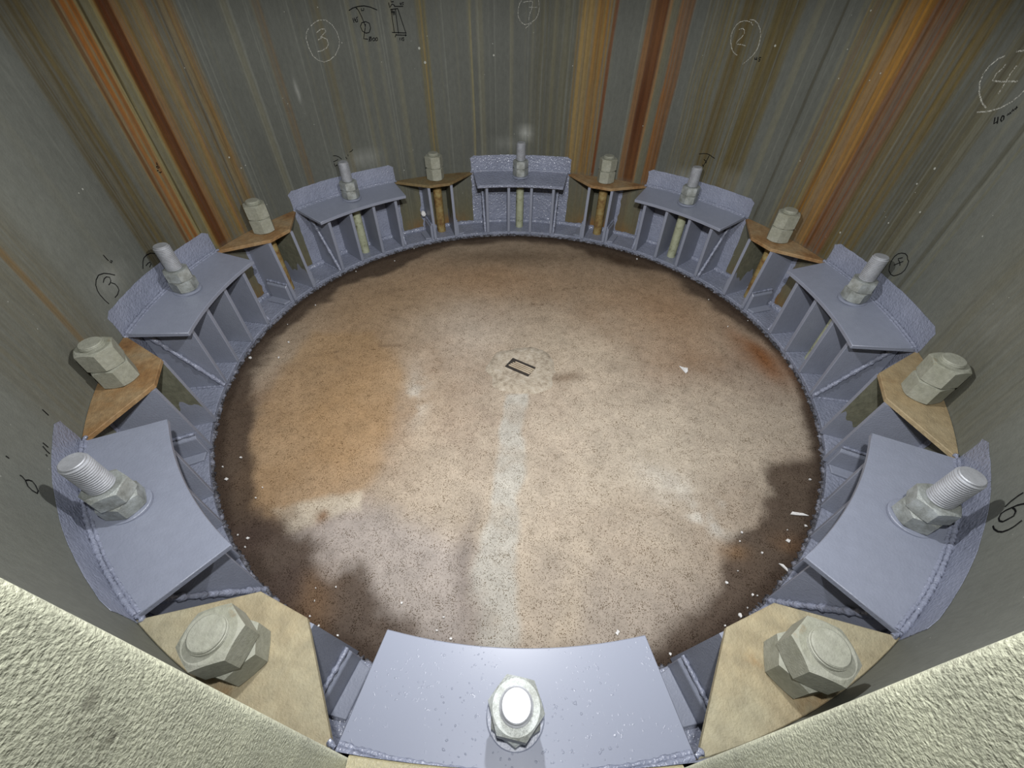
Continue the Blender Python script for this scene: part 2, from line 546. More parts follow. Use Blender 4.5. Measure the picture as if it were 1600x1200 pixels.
for x in np.linspace(-0.0995, 0.0995, 24):
    e = -math.sqrt(1.0045 ** 2 - x * x)
    prof = [(e, 0.566), (e, 0.5755), (e - 0.0006, 0.5772), (e - 0.0022, 0.578)] + [(e - 0.008 - k * 0.012, 0.578) for k in range(6)] + [(-1.08, 0.578), (-1.08, 0.566)]
    rows.append([bm.verts.new((x, y + 1.01, z - 0.57)) for y, z in prof])
for a, b in zip(rows, rows[1:]):
    for i in range(len(a)):
        j = (i + 1) % len(a)
        bm.faces.new((a[i], a[j], b[j], b[i]))
bm.faces.new(rows[0]); bm.faces.new(rows[-1])
s_ = obj('door_sill', bm, 'sill', door, smooth=True, angle=50)
s_['label'] = 'cream painted door sill'

# ---- concrete floor
DRAIN = (0.012, -0.042)
def floor_colour(x, y):
    n = len(x)
    r = np.hypot(x, y)
    th = np.degrees(np.arctan2(x, -y))
    wx = x + 0.09 * (fbm(x * 5 + 9, y * 5 + 9, 41, 4) - 0.5)
    wy = y + 0.09 * (fbm(x * 5 + 29, y * 5 + 9, 45, 4) - 0.5)
    f1 = fbm(x * 4 + 20, y * 4 + 20, 11, 5)
    f2 = fbm(x * 13 + 20, y * 13 + 20, 12, 4)
    f3 = fbm(x * 45 + 20, y * 45 + 20, 13, 3)
    c = np.tile(np.array(lin(150, 132, 110)[:3]), (n, 1))
    blend(c, (166, 150, 126), sstep(0.45, 0.7, f1) * 0.7)
    blend(c, (128, 104, 80), sstep(0.5, 0.3, f1) * 0.7)
    def gauss(x0, y0, sx, sy, rot=0):
        a = math.radians(rot)
        u = (wx - x0) * math.cos(a) + (wy - y0) * math.sin(a)
        v = -(wx - x0) * math.sin(a) + (wy - y0) * math.cos(a)
        return np.exp(-((u / sx) ** 2 + (v / sy) ** 2))
    def poly(pts, soft=0.03):
        """soft-edged region: signed distance to a polygon"""
        P = np.array(pts)
        d = np.full(n, 9.0); inside = np.zeros(n, bool)
        for i in range(len(P)):
            a, b = P[i], P[(i + 1) % len(P)]
            e = b - a
            t = np.clip(((wx - a[0]) * e[0] + (wy - a[1]) * e[1]) / (e @ e), 0, 1)
            d = np.minimum(d, np.hypot(wx - a[0] - t * e[0], wy - a[1] - t * e[1]))
            cr = ((a[1] > wy) != (b[1] > wy)) & (wx < (b[0] - a[0]) * (wy - a[1]) / (b[1] - a[1] + 1e-9) + a[0])
            inside ^= cr
        return sstep(-soft, soft, np.where(inside, d, -d))
    # warm brown half towards the back, and the iron-orange corner on the left
    blend(c, (152, 130, 102), sstep(-0.1, 0.45, wy) * 0.75)
    blend(c, (150, 130, 104), sstep(0.25, 0.75, wy) * 0.35)
    blend(c, (158, 122, 78), gauss(-0.52, -0.25, 0.25, 0.30, -30) * 0.5)
    blend(c, (146, 114, 76), gauss(-0.55, 0.20, 0.25, 0.35, 0) * 0.6)
    blend(c, (148, 106, 64), gauss(0.55, 0.25, 0.22, 0.30, 0) * 0.45)
    blend(c, (152, 110, 66), gauss(-0.15, 0.50, 0.35, 0.16, 0) * 0.4)
    blend(c, (156, 124, 84), poly([(-0.371, -0.274), (-0.348, -0.44), (-0.372, -0.52), (-0.53, -0.60), (-0.68, -0.50), (-0.75, -0.25), (-0.70, 0.12), (-0.50, 0.15), (-0.36, -0.08)], 0.025) * 0.55)
    # pale dry laitance
    blend(c, (176, 160, 138), gauss(-0.16, 0.12, 0.16, 0.20, 0) * 0.6)
    blend(c, (178, 160, 132), gauss(0.15, 0.05, 0.30, 0.16, 0) * 0.5)
    blend(c, (170, 156, 132), gauss(0.30, -0.42, 0.34, 0.20, 15) * 0.75)
    blend(c, (200, 194, 176), gauss(0.455, -0.515, 0.085, 0.035, -35) * 0.85 * sstep(0.3, 0.6, f2))
    blend(c, (190, 180, 160), gauss(0.37, -0.43, 0.06, 0.03, -30) * 0.5)
    blend(c, (184, 178, 160), gauss(-0.31, -0.17, 0.035, 0.11, 10) * 0.5 * sstep(0.35, 0.6, f2))
    # purple-brown damp area at the front left and front right
    blend(c, (152, 140, 126), poly([(-0.05, -0.9), (-0.08, -0.62), (-0.35, -0.52), (-0.60, -0.62), (-0.62, -0.95)], 0.05) * 0.85)
    blend(c, (148, 135, 118), poly([(0.05, -0.95), (0.08, -0.66), (0.25, -0.68), (0.48, -0.66), (0.5, -0.95)], 0.08) * 0.65)
    # dry trowelled strips: the long one from the drain to the doorway, a short one on the left
    e = 0.6 + 0.4 * sstep(0.3, 0.55, f2)
    blend(c, (164, 157, 140), poly([(-0.020, -0.17), (0.045, -0.17), (0.024, -0.40), (0.004, -0.60), (0.0, -0.90), (-0.068, -0.90), (-0.072, -0.68), (-0.052, -0.40)], 0.010) * 0.8 * e)
    blend(c, (98, 88, 80), gauss(-0.088, -0.66, 0.018, 0.16, 3) * 0.55)
    blend(c, (180, 166, 140), poly([(-0.56, -0.545), (-0.37, -0.50), (-0.36, -0.545), (-0.51, -0.60)], 0.012) * 0.75 * e)
    blend(c, (176, 158, 130), gauss(0.10, -0.78, 0.03, 0.16, -20) * 0.5)
    blend(c, (108, 72, 40), gauss(-0.44, -0.565, 0.016, 0.012) * 0.8)
    # damp, dark band along the flange with ragged edge
    band = np.interp((th + 360) % 360, [0, 20, 30, 40, 52, 60, 66, 90, 100, 112, 122, 132, 142, 150, 165, 200, 215, 228, 240, 255, 275, 290, 300, 310, 320, 335, 350, 360],
                     [.04, .05, .09, .12, .12, .11, .03, .02, .03, .06, .07, .06, .10, .13, .05, .05, .09, .10, .07, .08, .07, .09, .08, .08, .10, .11, .05, .04])
    rr = np.hypot(wx, wy)
    edge = sstep(0.03, -0.02, (0.885 - rr) - band * (0.55 + 0.9 * f2))
    blend(c, (72, 58, 45), edge * 0.9)
    blend(c, (52, 40, 30), sstep(0.02, -0.005, (0.885 - r) - 0.018 * f2 * 2) * 0.7)
    blend(c, (70, 56, 46), gauss(-0.585, -0.615, 0.07, 0.045, 20) * 1.0)
    blend(c, (74, 60, 50), gauss(-0.47, -0.71, 0.05, 0.06, 0) * 0.8)
    blend(c, (74, 58, 42), gauss(0.42, 0.66, 0.13, 0.05, -25) * 0.9)
    blend(c, (84, 66, 46), gauss(-0.03, 0.68, 0.30, 0.06, 0) * 0.5)
    blend(c, (128, 76, 32), gauss(0.79, 0.04, 0.05, 0.14, 10) * 0.85)
    blend(c, (140, 100, 60), gauss(0.62, -0.57, 0.03, 0.02) * 0.25)
    blend(c, (140, 104, 66), gauss(-0.40, -0.74, 0.04, 0.06) * 0.35)
    blend(c, (150, 112, 70), gauss(0.50, -0.60, 0.035, 0.02) * 0.3)
    blend(c, (96, 74, 52), gauss(0.14, -0.075, 0.05, 0.02) * 0.6)
    for sx_, sy_, rot in [(-0.55, 0.02, 10), (-0.45, 0.06, -15), (0.2, 0.42, 20), (0.1, 0.30, 0)]:
        blend(c, (96, 76, 56), gauss(sx_, sy_, 0.09, 0.010, rot) * sstep(0.4, 0.7, f3) * 0.7)
    c *= np.array([0.97, 1.03, 1.18])
    c *= (0.86 + 0.28 * f2)[:, None] * (0.86 + 0.28 * f3)[:, None]
    return c
def build_floor():
    rs = np.concatenate([[0.004], np.linspace(0.012, 0.90, 150)])
    seg = 540
    a = np.arange(seg) * 2 * PI / seg
    x = (rs[:, None] * np.sin(a)[None]).ravel(); y = (-rs[:, None] * np.cos(a)[None]).ravel()
    z = (fbm(x * 6 + 20, y * 6 + 20, 61, 4) - 0.5) * 0.004
    V = np.stack([x, y, z], 1)
    F = [tuple(range(seg))[::-1]]
    for k in range(len(rs) - 1):
        for i in range(seg):
            j = (i + 1) % seg
            F.append((k * seg + i, (k + 1) * seg + i, (k + 1) * seg + j, k * seg + j))
    F[0] = F[0][::-1]
    me = bpy.data.meshes.new('floor')
    me.from_pydata(V.tolist(), [], F)
    at = me.color_attributes.new('stain', 'FLOAT_COLOR', 'POINT')
    c = floor_colour(x, y)
    at.data.foreach_set('color', np.concatenate([c, np.ones((len(c), 1))], 1).ravel())
    return structure(obj('floor', me, 'floor', smooth=True, angle=60), 'round brown stained concrete floor')
build_floor()

# ---- base flange, its weld to the shell, and the ragged sealant on its inner lip
bm = bmesh.new()
seg = 240
prof = [(RF, -0.02), (RF, ZF - 0.002), (RF + 0.002, ZF), (RW + 0.0005, ZF), (RW + 0.0005, -0.02)]
rings = [[bm.verts.new((r * math.sin(2 * PI * i / seg), -r * math.cos(2 * PI * i / seg), z)) for i in range(seg)] for r, z in prof]
for a, b in zip(rings, rings[1:] + rings[:1]):
    for i in range(seg):
        j = (i + 1) % seg
        bm.faces.new((a[i], a[j], b[j], b[i]))
structure(obj('trim_1', bm, 'paint_flange', smooth=True, angle=40), 'grey painted base flange ring around the floor')
bm = bmesh.new()
bead(bm, [pol(t * 0.75, RW - 0.003, ZF + 0.002) for t in range(480)], 0.011, 3, seg=8, lump=0.22, closed=True)
structure(obj('trim_2', bm, 'paint_gloss', smooth=True, angle=70), 'grey painted weld between base flange and wall')
bm = bmesh.new()
bead(bm, [pol(t * 0.3, RF - 0.001, 0.002) for t in range(1200)], 0.0052, 4, seg=6, lump=0.7, closed=True)
structure(obj('trim_3', bm, 'sealant', smooth=True, angle=70), 'ragged dark sealant along the inner lip of the flange')

# ================================================================== FLOOR DRAIN
dr = tag(empty('floor_drain', (DRAIN[0], DRAIN[1], 0.0)), 'slotted round floor drain set in pale cement at the middle of the floor', 'drain')
bm = bmesh.new()
seg = 72
rr_ = random.Random(5)
lump = [0.9 + 0.25 * vnoise1(np.array([i * 0.22]), 71)[0] for i in range(seg)]
def coll(r, z, k):
    return [bm.verts.new((r * (1 + (lump[i] - 1) * k) * math.cos(2 * PI * i / seg), r * (1 + (lump[i] - 1) * k) * math.sin(2 * PI * i / seg), z + (0.0012 if r > 0.06 else 0.0002) * rr_.random())) for i in range(seg)]
rings = [coll(0.112, -0.003, 1), coll(0.104, 0.0022, 1), coll(0.085, 0.0045, 0.6), coll(0.066, 0.0050, 0.2), coll(0.052, 0.0036, 0), coll(0.002, 0.0026, 0)]
for a, b in zip(rings, rings[1:]):
    for i in range(seg):
        j = (i + 1) % seg
        bm.faces.new((a[i], a[j], b[j], b[i]))
obj('collar', bm, 'collar', dr, smooth=True, angle=60)
ca, sa = math.cos(math.radians(-30.6)), math.sin(math.radians(-30.6))
def rot_box(u0, u1, v0, v1, z0, z1):
    bm = bmesh.new()
    q = [(u0, v0), (u1, v0), (u1, v1), (u0, v1)]
    q = [(a * ca - b * sa - 0.002, a * sa + b * ca + 0.004) for a, b in q]
    solid(bm, [(a, b, z1) for a, b in q], [(a, b, z0) for a, b in q])
    return bm
obj('sump', rot_box(-0.044, 0.042, -0.025, 0.024, -0.004, 0.0046), 'dark', dr)['label'] = 'dark opening under the drain bars'  # solid black block in place of a shaded recess
for v, u0, u1 in ((-0.0130, -0.036, 0.041), (-0.0052, -0.034, 0.043), (0.0026, -0.031, 0.042), (0.0104, -0.026, 0.043)):
    obj('grate_bar', rot_box(u0, u1, v - 0.0023, v + 0.0023, 0.0046, 0.0066), 'bar', dr)

# ================================================================== NEW (GREY) BRACKETS
RB = 0.94
ORIG = Vector((0, -RB, ZF))
def L3(th, r, z):
    return pol(th, r, z) - ORIG

ZTO, ZTI, RPI = 0.2524, 0.2367, 0.866     # top of the plate at the wall, at its inner edge, inner radius
def ztop(r):
    return ZTI + (ZTO - ZTI) * (r - RPI) / (1.0 - RPI)

def new_bracket_meshes():
    out = {}
    HA, n = 12.32, 16
    bm = bmesh.new()
    dz = Vector((0, 0, 0.011))
    cols = []
    for i in range(n + 1):
        t = -HA + 2 * HA * i / n
        po, pi = L3(t, 1.0025, ZTO), L3(t, RPI, ZTI)
        cols.append([bm.verts.new(p) for p in (po, pi, pi - dz, po - dz)])
    for p, q in zip(cols, cols[1:]):
        for i in range(4):
            j = (i + 1) % 4
            bm.faces.new((p[i], p[j], q[j], q[i]))
    bm.faces.new(cols[0]); bm.faces.new(cols[-1])
    out['top_plate'] = bm
    bm = bmesh.new()                       # wall plate with slightly uneven, hand-cut outline
    r = random.Random(11)
    nx, nz = 26, 12
    g = []
    for k in range(nz + 1):
        row = []
        for i in range(nx + 1):
            t = -12.8 + 25.6 * i / nx
            z = ZF + 0.004 + (0.316 - ZF - 0.004) * k / nz
            if k == nz:
                z -= 0.010 * max(0, (abs(t) - 12.0) / 0.8) + 0.002 * r.random()
            if i in (0, nx):
                t += (r.random() - 0.5) * 0.22
            row.append((t, z))
        g.append(row)
    front = [[bm.verts.new(L3(t, 1.0030, z)) for t, z in row] for row in g]
    back = [[bm.verts.new(L3(t, RW - 0.0003, z)) for t, z in row] for row in g]
    for k in range(nz):
        for i in range(nx):
            bm.faces.new((front[k][i], front[k][i + 1], front[k + 1][i + 1], front[k + 1][i]))
            bm.faces.new((back[k][i], back[k + 1][i], back[k + 1][i + 1], back[k][i + 1]))
    for i in range(nx):
        bm.faces.new((front[0][i], back[0][i], back[0][i + 1], front[0][i + 1]))
        bm.faces.new((front[nz][i], front[nz][i + 1], back[nz][i + 1], back[nz][i]))
    for k in range(nz):
        bm.faces.new((front[k][0], front[k + 1][0], back[k + 1][0], back[k][0]))
        bm.faces.new((front[k][nx], back[k][nx], back[k + 1][nx], front[k + 1][nx]))
    out['backing_plate'] = bm
    gus = []
    for t in (-9.5, -3.25, 3.25, 9.5):
        bm = bmesh.new()
        e = Vector((math.cos(math.radians(t)), math.sin(math.radians(t)), 0)) * 0.006
        pts = [L3(t, 0.881, ZF), L3(t, 1.0, ZF), L3(t, 1.0, ztop(1.0) - 0.011), L3(t, 0.881, ztop(0.881) - 0.011)]
        solid(bm, [p + e for p in pts], [p - e for p in pts])
        gus.append(bm)
    out['gusset'] = gus
    st = []
    for s in (-1, 1):
        t = 9.5 * s
        bm = bmesh.new()
        d = Vector((math.cos(math.radians(t)), math.sin(math.radians(t)), 0)) * s
        pts = [L3(t, 0.884, ZF), L3(t, 1.0, ZF), L3(t, 1.0, 0.228), L3(t, 0.990, 0.228)]
        solid(bm, [p + d * 0.0125 for p in pts], [p + d * 0.006 for p in pts])
        st.append(bm)
    out['triangular_stiffener'] = st
    wl = []
    bm = bmesh.new()
    bead(bm, [L3(-12.2 + 24.4 * i / 90, 1.0005, ZTO + 0.0005) for i in range(91)], 0.0040, 21, seg=7, lump=0.25)
    bead(bm, [L3(-12.2 + 24.4 * i / 90, 0.9950, ZTO - 0.0022) for i in range(91)], 0.0032, 22, seg=7, lump=0.30)
    wl.append(bm)
    for s in (-1, 1):                      # toe welds of the outer gussets on the flange
        bm = bmesh.new()
        t = 9.5 * s
        d = Vector((math.cos(math.radians(t)), math.sin(math.radians(t)), 0)) * s * 0.014
        bead(bm, [L3(t, 0.884 + 0.11 * i / 26, ZF + 0.001) + d for i in range(27)], 0.0042, 23 + s, seg=6, lump=0.3)
        wl.append(bm)
        bm = bmesh.new()
        bead(bm, [L3(t, 0.884, ZF + 0.004).lerp(L3(t, 0.990, 0.228), i / 40) + d * 0.92 for i in range(41)], 0.0062, 33 + s, seg=6, lump=0.3)
        wl.append(bm)
    out['weld_bead'] = wl
    return out

def bevel(o, w=0.0012):
    m = o.modifiers.new('bevel', 'BEVEL')
    m.width = w
    m.segments = 1
    m.limit_method = 'ANGLE'
    m.angle_limit = math.radians(40)

def make_new_bracket():
    root = empty('anchor_bracket', (0, 0, 0))
    ms = new_bracket_meshes()
    bevel(obj('top_plate', ms['top_plate'], 'paint', root, smooth=True, angle=25))
    obj('backing_plate', ms['backing_plate'], 'paint_rough', root, smooth=True, angle=30)
    for bm in ms['gusset']:
        bevel(obj('gusset', bm, 'paint', root))
    for bm in ms['triangular_stiffener']:
        bevel(obj('triangular_stiffener', bm, 'paint', root), 0.002)
    for bm in ms['weld_bead']:
        obj('weld_bead', bm, 'paint_rough', root, smooth=True, angle=70)
    return root

GN = 'grey painted anchor brackets'
NEW_LABELS = {
    0: 'grey bracket below the doorway sill, its broad top plate facing up',
    1: 'grey bracket low at the right, its plate beside the circled 6',
    2: 'grey bracket at the right below the small circled 4, gussets in a row',
    3: 'grey bracket first to the right of the far glossy one',
    4: 'far grey bracket opposite the doorway, with glossy stippled paint',
    5: 'grey bracket first to the left of the far glossy one',
    6: 'grey bracket at the left beside the marker 3, gussets in a row',
    7: 'grey bracket low at the left, its plate under the bright threaded stud',
}
proto = make_new_bracket()
NEW = {}
for k in range(8):
    o = proto if k == 0 else copy_tree(proto)
    a = k * 45 + T0
    o.location = pol(a, RB, ZF)
    o.rotation_euler = (0, 0, math.radians(a))
    tag(o, NEW_LABELS[k], 'bracket', GN)
    NEW[k] = o
for ch in NEW[0].children:                 # fresh overspray on the plate below the doorway
    if ch.name.startswith('top_plate'):
        ch.data = ch.data.copy()
        ch.data.materials[0] = M['paint_spatter']
# the far bracket was painted last: its wall plate and top plate are thick, wet paint
for ch in NEW[4].children:
    if ch.name.startswith(('backing_plate', 'top_plate')):
        ch.data = ch.data.copy()
        ch.data.materials[0] = M['paint_gloss']

# ================================================================== NEW BOLTS
RS = 0.947
def make_new_bolt(ztip=0.380):
    root = empty('anchor_bolt', (0, 0, 0))
    zp = ztop(RS) - ZF                      # plate top above the flange, at the bolt
    bm = bmesh.new()
    lathe(bm, [(0.0178, 0.0), (0.0178, zp - 0.0115)], 28)
    obj('bolt_sleeve', bm, 'sleeve', root, smooth=True)['label'] = 'pale green flaking bolt sleeve under the plate'
    bm = bmesh.new()
    z0, z1 = zp + 0.058, ztip - ZF
    lathe(bm, [(0.0186, zp - 0.0115), (0.0186, z0)] + thread_prof(0.0197, z0, z1 - 0.003, 0.0042, 0.0028) + [(0.0176, z1 - 0.0012), (0.0162, z1)], 32)
    obj('threaded_stud', bm, 'zinc', root, smooth=True, angle=22)
    bm = bmesh.new()
    lathe(bm, [(0.0365, zp - 0.0010), (0.0365, zp + 0.0030), (0.0352, zp + 0.0040), (0.02, zp + 0.0045)], 40)
    obj('washer', bm, 'paint', root, smooth=True)
    for i in range(2):
        bm = bmesh.new()
        a = zp + 0.004 + i * 0.031
        hex_nut(bm, 0.0335, a, a + 0.031)
        obj('nut', bm, 'nut_new', root, smooth=True, angle=14)
    return root
WHERE_NEW = ['cut flush with its nut, on the bracket below the doorway sill', 'on the low right grey bracket, beside the circled 6', 'on the right grey bracket, below the small circled 4',
             'first to the right of the far glossy bracket', 'on the far glossy bracket opposite the doorway', 'first to the left of the far glossy bracket',
             'on the left grey bracket, beside the marker 3', 'on the low left grey bracket, bright threads showing']
proto = make_new_bolt()
NUT_ROT = {0: (0, 20), 1: (12, 40), 2: (25, 48), 3: (5, 5), 4: (30, 30), 5: (10, 14), 6: (40, 8), 7: (22, 50)}
for k in range(8):
    o = make_new_bolt(0.3235) if k == 0 else proto if k == 1 else copy_tree(proto)
    a = k * 45 + T0 + (0.6 if k in (1, 2, 3) else 0)
    o.location = pol(a, 0.941 if k == 0 else RS, ZF)
    o.rotation_euler = (0, 0, math.radians(a))
    tag(o, 'galvanised double-nut stud ' + WHERE_NEW[k], 'bolt', 'galvanised studs on the grey brackets')
    nuts = [c for c in o.children if c.name.startswith('nut')]
    for n_, rz in zip(nuts, NUT_ROT[k]):
        n_.rotation_euler = (0, 0, math.radians(rz))

# ================================================================== OLD BRACKETS
ZO = 0.250
def old_plate_bm():
    bm = bmesh.new()
    n = 12
    top = [L3(-10.1 + 20.2 * i / n, 1.0035, ZO) for i in range(n + 1)] + [L3(2.85, 0.889, ZO), L3(-2.85, 0.889, ZO)]
    solid(bm, top, [p - Vector((0, 0, 0.011)) for p in top])
    return bm
def old_gusset_bm(s):
    bm = bmesh.new()
    t = 3.15 * s
    e = Vector((math.cos(math.radians(t)), math.sin(math.radians(t)), 0)) * 0.0055
    # a low grey painted foot and a bare upper half, split at an uneven paint line
    n = 20
    r = random.Random(17 + s)
    lev = [ZF, None, ZO - 0.011]
    def col(rad, zz): return L3(t, rad, zz)
    rin = lambda z: 0.876 + (0.892 - 0.876) * (z - ZF) / (ZO - ZF)
    cols = []
    for i in range(n + 1):
        f = i / n
        zm = 0.088 + 0.016 * math.sin(i * 0.5 + s) + 0.008 * math.sin(i * 1.3) + 0.005 * r.random()
        cols.append([(rin(z) + (1.0035 - rin(z)) * f, z) for z in (ZF, zm, ZO - 0.011)])
    out = [[bm.verts.new(col(*p) + e * s) for p in c] for c in cols]
    inn = [[bm.verts.new(col(*p) - e * s) for p in c] for c in cols]
    for i in range(n):
        for q in range(2):
            bm.faces.new((out[i][q], out[i + 1][q], out[i + 1][q + 1], out[i][q + 1])).material_index = 0
            bm.faces.new((inn[i][q], inn[i][q + 1], inn[i + 1][q + 1], inn[i + 1][q])).material_index = 0 if q == 0 else 1
        bm.faces.new((out[i][0], inn[i][0], inn[i + 1][0], out[i + 1][0]))
        bm.faces.new((out[i][2], out[i + 1][2], inn[i + 1][2], inn[i][2]))
    for q in range(2):
        bm.faces.new((out[0][q], out[0][q + 1], inn[0][q + 1], inn[0][q]))
        bm.faces.new((out[n][q], inn[n][q], inn[n][q + 1], out[n][q + 1]))
    return bm
def foot_bm(s):
    """low doubler welded to the outside of an old gusset, with a pad on the flange"""
    bm = bmesh.new()
    t = 3.15 * s
    d = Vector((math.cos(math.radians(t)), math.sin(math.radians(t)), 0)) * s
    h = 0.088
    for w0, w1, z0, z1, r0, r1 in ((0.0055, 0.017, ZF, h, 0.884, 0.972),):
        a = [L3(t, r0, z0) + d * w1, L3(t, r1, z0) + d * w1, L3(t, r1, z1 - 0.012) + d * w1, L3(t, r0 + 0.002, z1 - 0.012) + d * w1]
        b = [L3(t, r0, z0) + d * w0, L3(t, r1, z0) + d * w0, L3(t, r1, z1) + d * w0, L3(t, r0 + 0.002, z1) + d * w0]
        solid(bm, a, b)
    q = [L3(t, 0.887, 0) + d * 0.017, L3(t, 0.972, 0) + d * 0.017, L3(t, 0.968, 0) + d * 0.045, L3(t, 0.892, 0) + d * 0.042]
    z_ = lambda p, z: Vector((p.x, p.y, z - ZF))
    solid(bm, [z_(p, ZF + 0.007) for p in q], [z_(p, ZF) for p in q])
    return bm
OLD_KIND = {0: 'tan', 1: 'tan2', 2: 'rust', 3: 'rust', 4: 'dull', 5: 'rust', 6: 'rust', 7: 'tan'}
M['tan2'] = blotch_mat('dusty_tan_zinc_lighter', [(0.26, lin(128, 100, 66)), (0.40, lin(146, 128, 96)), (0.8, lin(160, 148, 120))], 7, 0.7, 300, 0.0012, fine=0.2)
OLD_LABELS = {
    0: 'tan old bracket just right of the doorway sill',
    1: 'dusty tan old bracket at the right edge, between the circled 4 and 6',
    2: 'rusty old bracket at the foot of the widest orange wall stain',
    3: 'rusty old bracket just right of the far glossy grey bracket',
    4: 'dull olive old bracket with a white sealant blob on its gusset',
    5: 'rusty old bracket at the foot of the striped stains at the left',
    6: 'orange rusted old bracket at the left edge, below the marker 3',
    7: 'tan old bracket just left of the doorway sill, orange rust below its nut',
}
old_proto = empty('old_bracket', (0, 0, 0))
bevel(obj('top_plate', old_plate_bm(), 'tan', old_proto))
for s in (-1, 1):
    obj('gusset', old_gusset_bm(s), ['paint', 'bare'], old_proto)
for s in (-1, 1):
    bevel(obj('foot_plate', foot_bm(s), 'paint', old_proto), 0.0015)
for s in (-1, 1):
    bm = bmesh.new()
    t = 3.15 * s
    d = Vector((math.cos(math.radians(t)), math.sin(math.radians(t)), 0)) * s
    bead(bm, [L3(t, 0.885, 0.087).lerp(L3(t, 0.972, 0.087), i / 22) + d * 0.009 for i in range(23)], 0.0045, 60 + s, seg=6, lump=0.25)
    obj('weld_bead', bm, 'paint_rough', old_proto, smooth=True, angle=70)
    bm = bmesh.new()                       # brushed paint run up the corner of gusset and wall
    r = random.Random(70 + s)
    wv = [0.010 + 0.010 * r.random() for _ in range(13)]
    fr, bk = [], []
    for i, w in enumerate(wv):
        z = ZF + 0.006 + (ZO - 0.016 - ZF - 0.006) * i / 12
        for lst, rad in ((fr, 1.0022), (bk, 1.0038)):
            a0 = L3(t, rad, z) + d * 0.005
            lst.append((bm.verts.new(a0), bm.verts.new(a0 + d * w)))
    for i in range(12):
        for lst in (fr, bk):
            bm.faces.new((lst[i][0], lst[i][1], lst[i + 1][1], lst[i + 1][0]))
        for q in (0, 1):
            bm.faces.new((fr[i][q], fr[i + 1][q], bk[i + 1][q], bk[i][q]))
    bm.faces.new((fr[0][0], fr[0][1], bk[0][1], bk[0][0])); bm.faces.new((fr[12][0], fr[12][1], bk[12][1], bk[12][0]))
    obj('paint_run', bm, 'paint_rough', old_proto)
for s in (-1, 1):                          # grey dab of paint at each tip of the plate
    bm = bmesh.new()
    bead(bm, [L3(s * (9.5 + 0.16 * i), 1.000 - 0.001 * (4 - i), ZO + 0.0006) for i in range(5)], 0.0038, 80 + s, seg=7, lump=0.4)
    obj('tip_weld', bm, 'paint_gloss', old_proto, smooth=True, angle=70)
OLD = {}
for k in range(8):
    o = old_proto if k == 0 else copy_tree(old_proto)
    a = k * 45 + 22.5 + T0
    o.location = pol(a, RB, ZF)
    o.rotation_euler = (0, 0, math.radians(a))
    tag(o, OLD_LABELS[k], 'bracket', 'old bolt brackets')
    OLD[k] = o
for k in range(8):
    for ch in OLD[k].children:
        if ch.name.startswith('top_plate') and k:
            ch.data = ch.data.copy()
            ch.data.materials[0] = M[OLD_KIND[k]]

# ================================================================== OLD BOLTS
RO = 0.957
def make_old_bolt():
    root = empty('old_anchor_bolt', (0, 0, 0))
    zp = ZO - ZF
    bm = bmesh.new()
    lathe(bm, [(0.0195, 0.0), (0.0195, zp - 0.0115)], 28)
    obj('bolt_shank', bm, 'rod_rust', root, smooth=True)['label'] = 'rusty yellowed bolt shank under the plate'
    for i in range(2):
        bm = bmesh.new()
        a = zp + 0.0008 + i * 0.047
        hex_nut(bm, 0.0375, a, a + 0.0465)
        obj('nut', bm, 'nut_old', root, smooth=True, angle=14)
    bm = bmesh.new()
    z0 = zp + 0.094
    lathe(bm, [(0.0220, z0 - 0.012)] + thread_prof(0.0226, z0 - 0.001, z0 + 0.0075, 0.0024, 0.0014) + [(0.0212, z0 + 0.0082), (0.0196, z0 + 0.0096), (0.004, z0 + 0.0099)], 40)
    obj('bolt_end', bm, 'nut_old', root, smooth=True, angle=22)
    return root
proto = make_old_bolt()
WHERE_OLD = ['on the tan plate right of the doorway sill', 'on the dusty tan plate at the right edge', 'on the rusty plate below the widest orange stain', 'on the rusty plate right of the far glossy bracket',
             'on the dull olive plate left of the far glossy bracket', 'on the rusty plate below the striped stains', 'on the orange rusted plate at the left edge', 'on the tan plate left of the doorway sill']
ROT_OLD = {0: (18, 44), 1: (35, 30), 2: (40, 40), 3: (28, 32), 4: (30, 28), 5: (20, 24), 6: (52, 44), 7: (40, 12)}
for k in range(8):
    o = proto if k == 0 else copy_tree(proto)
    a = k * 45 + 22.5 + T0
    o.location = pol(a, RO, ZF)
    o.rotation_euler = (0, 0, math.radians(a))
    tag(o, 'thick weathered double-nut bolt ' + WHERE_OLD[k], 'bolt', 'weathered bolts on the old brackets')
    nuts = [c for c in o.children if c.name.startswith('nut')]
    for n_, rz in zip(nuts, ROT_OLD[k]):
        n_.rotation_euler = (0, 0, math.radians(rz))

# ================================================================== WRITING ON THE WALL
def ribbon(bm, pts, w):
    """flat stroke on the wall; pts in (degrees, height)"""
    R = RW - 0.0009
    P = [((t * PI / 180) * R, z) for t, z in pts]
    Q = []
    for a, b in zip(P, P[1:]):
        n = max(1, int(math.hypot(b[0] - a[0], b[1] - a[1]) / 0.006))
        Q += [(a[0] + (b[0] - a[0]) * i / n, a[1] + (b[1] - a[1]) * i / n) for i in range(n)]
    Q.append(P[-1])
    prev = None
    for i in range(len(Q)):
        a, b = Q[max(i - 1, 0)], Q[min(i + 1, len(Q) - 1)]
        dx, dz = b[0] - a[0], b[1] - a[1]
        l = math.hypot(dx, dz) or 1
        nx, nz = -dz / l * w / 2, dx / l * w / 2
        cur = []
        for s in (1, -1):
            th = (Q[i][0] + nx * s) / R
            cur.append(bm.verts.new((R * math.sin(th), -R * math.cos(th), Q[i][1] + nz * s)))
        if prev:
            bm.faces.new((prev[0], cur[0], cur[1], prev[1]))
        prev = cur

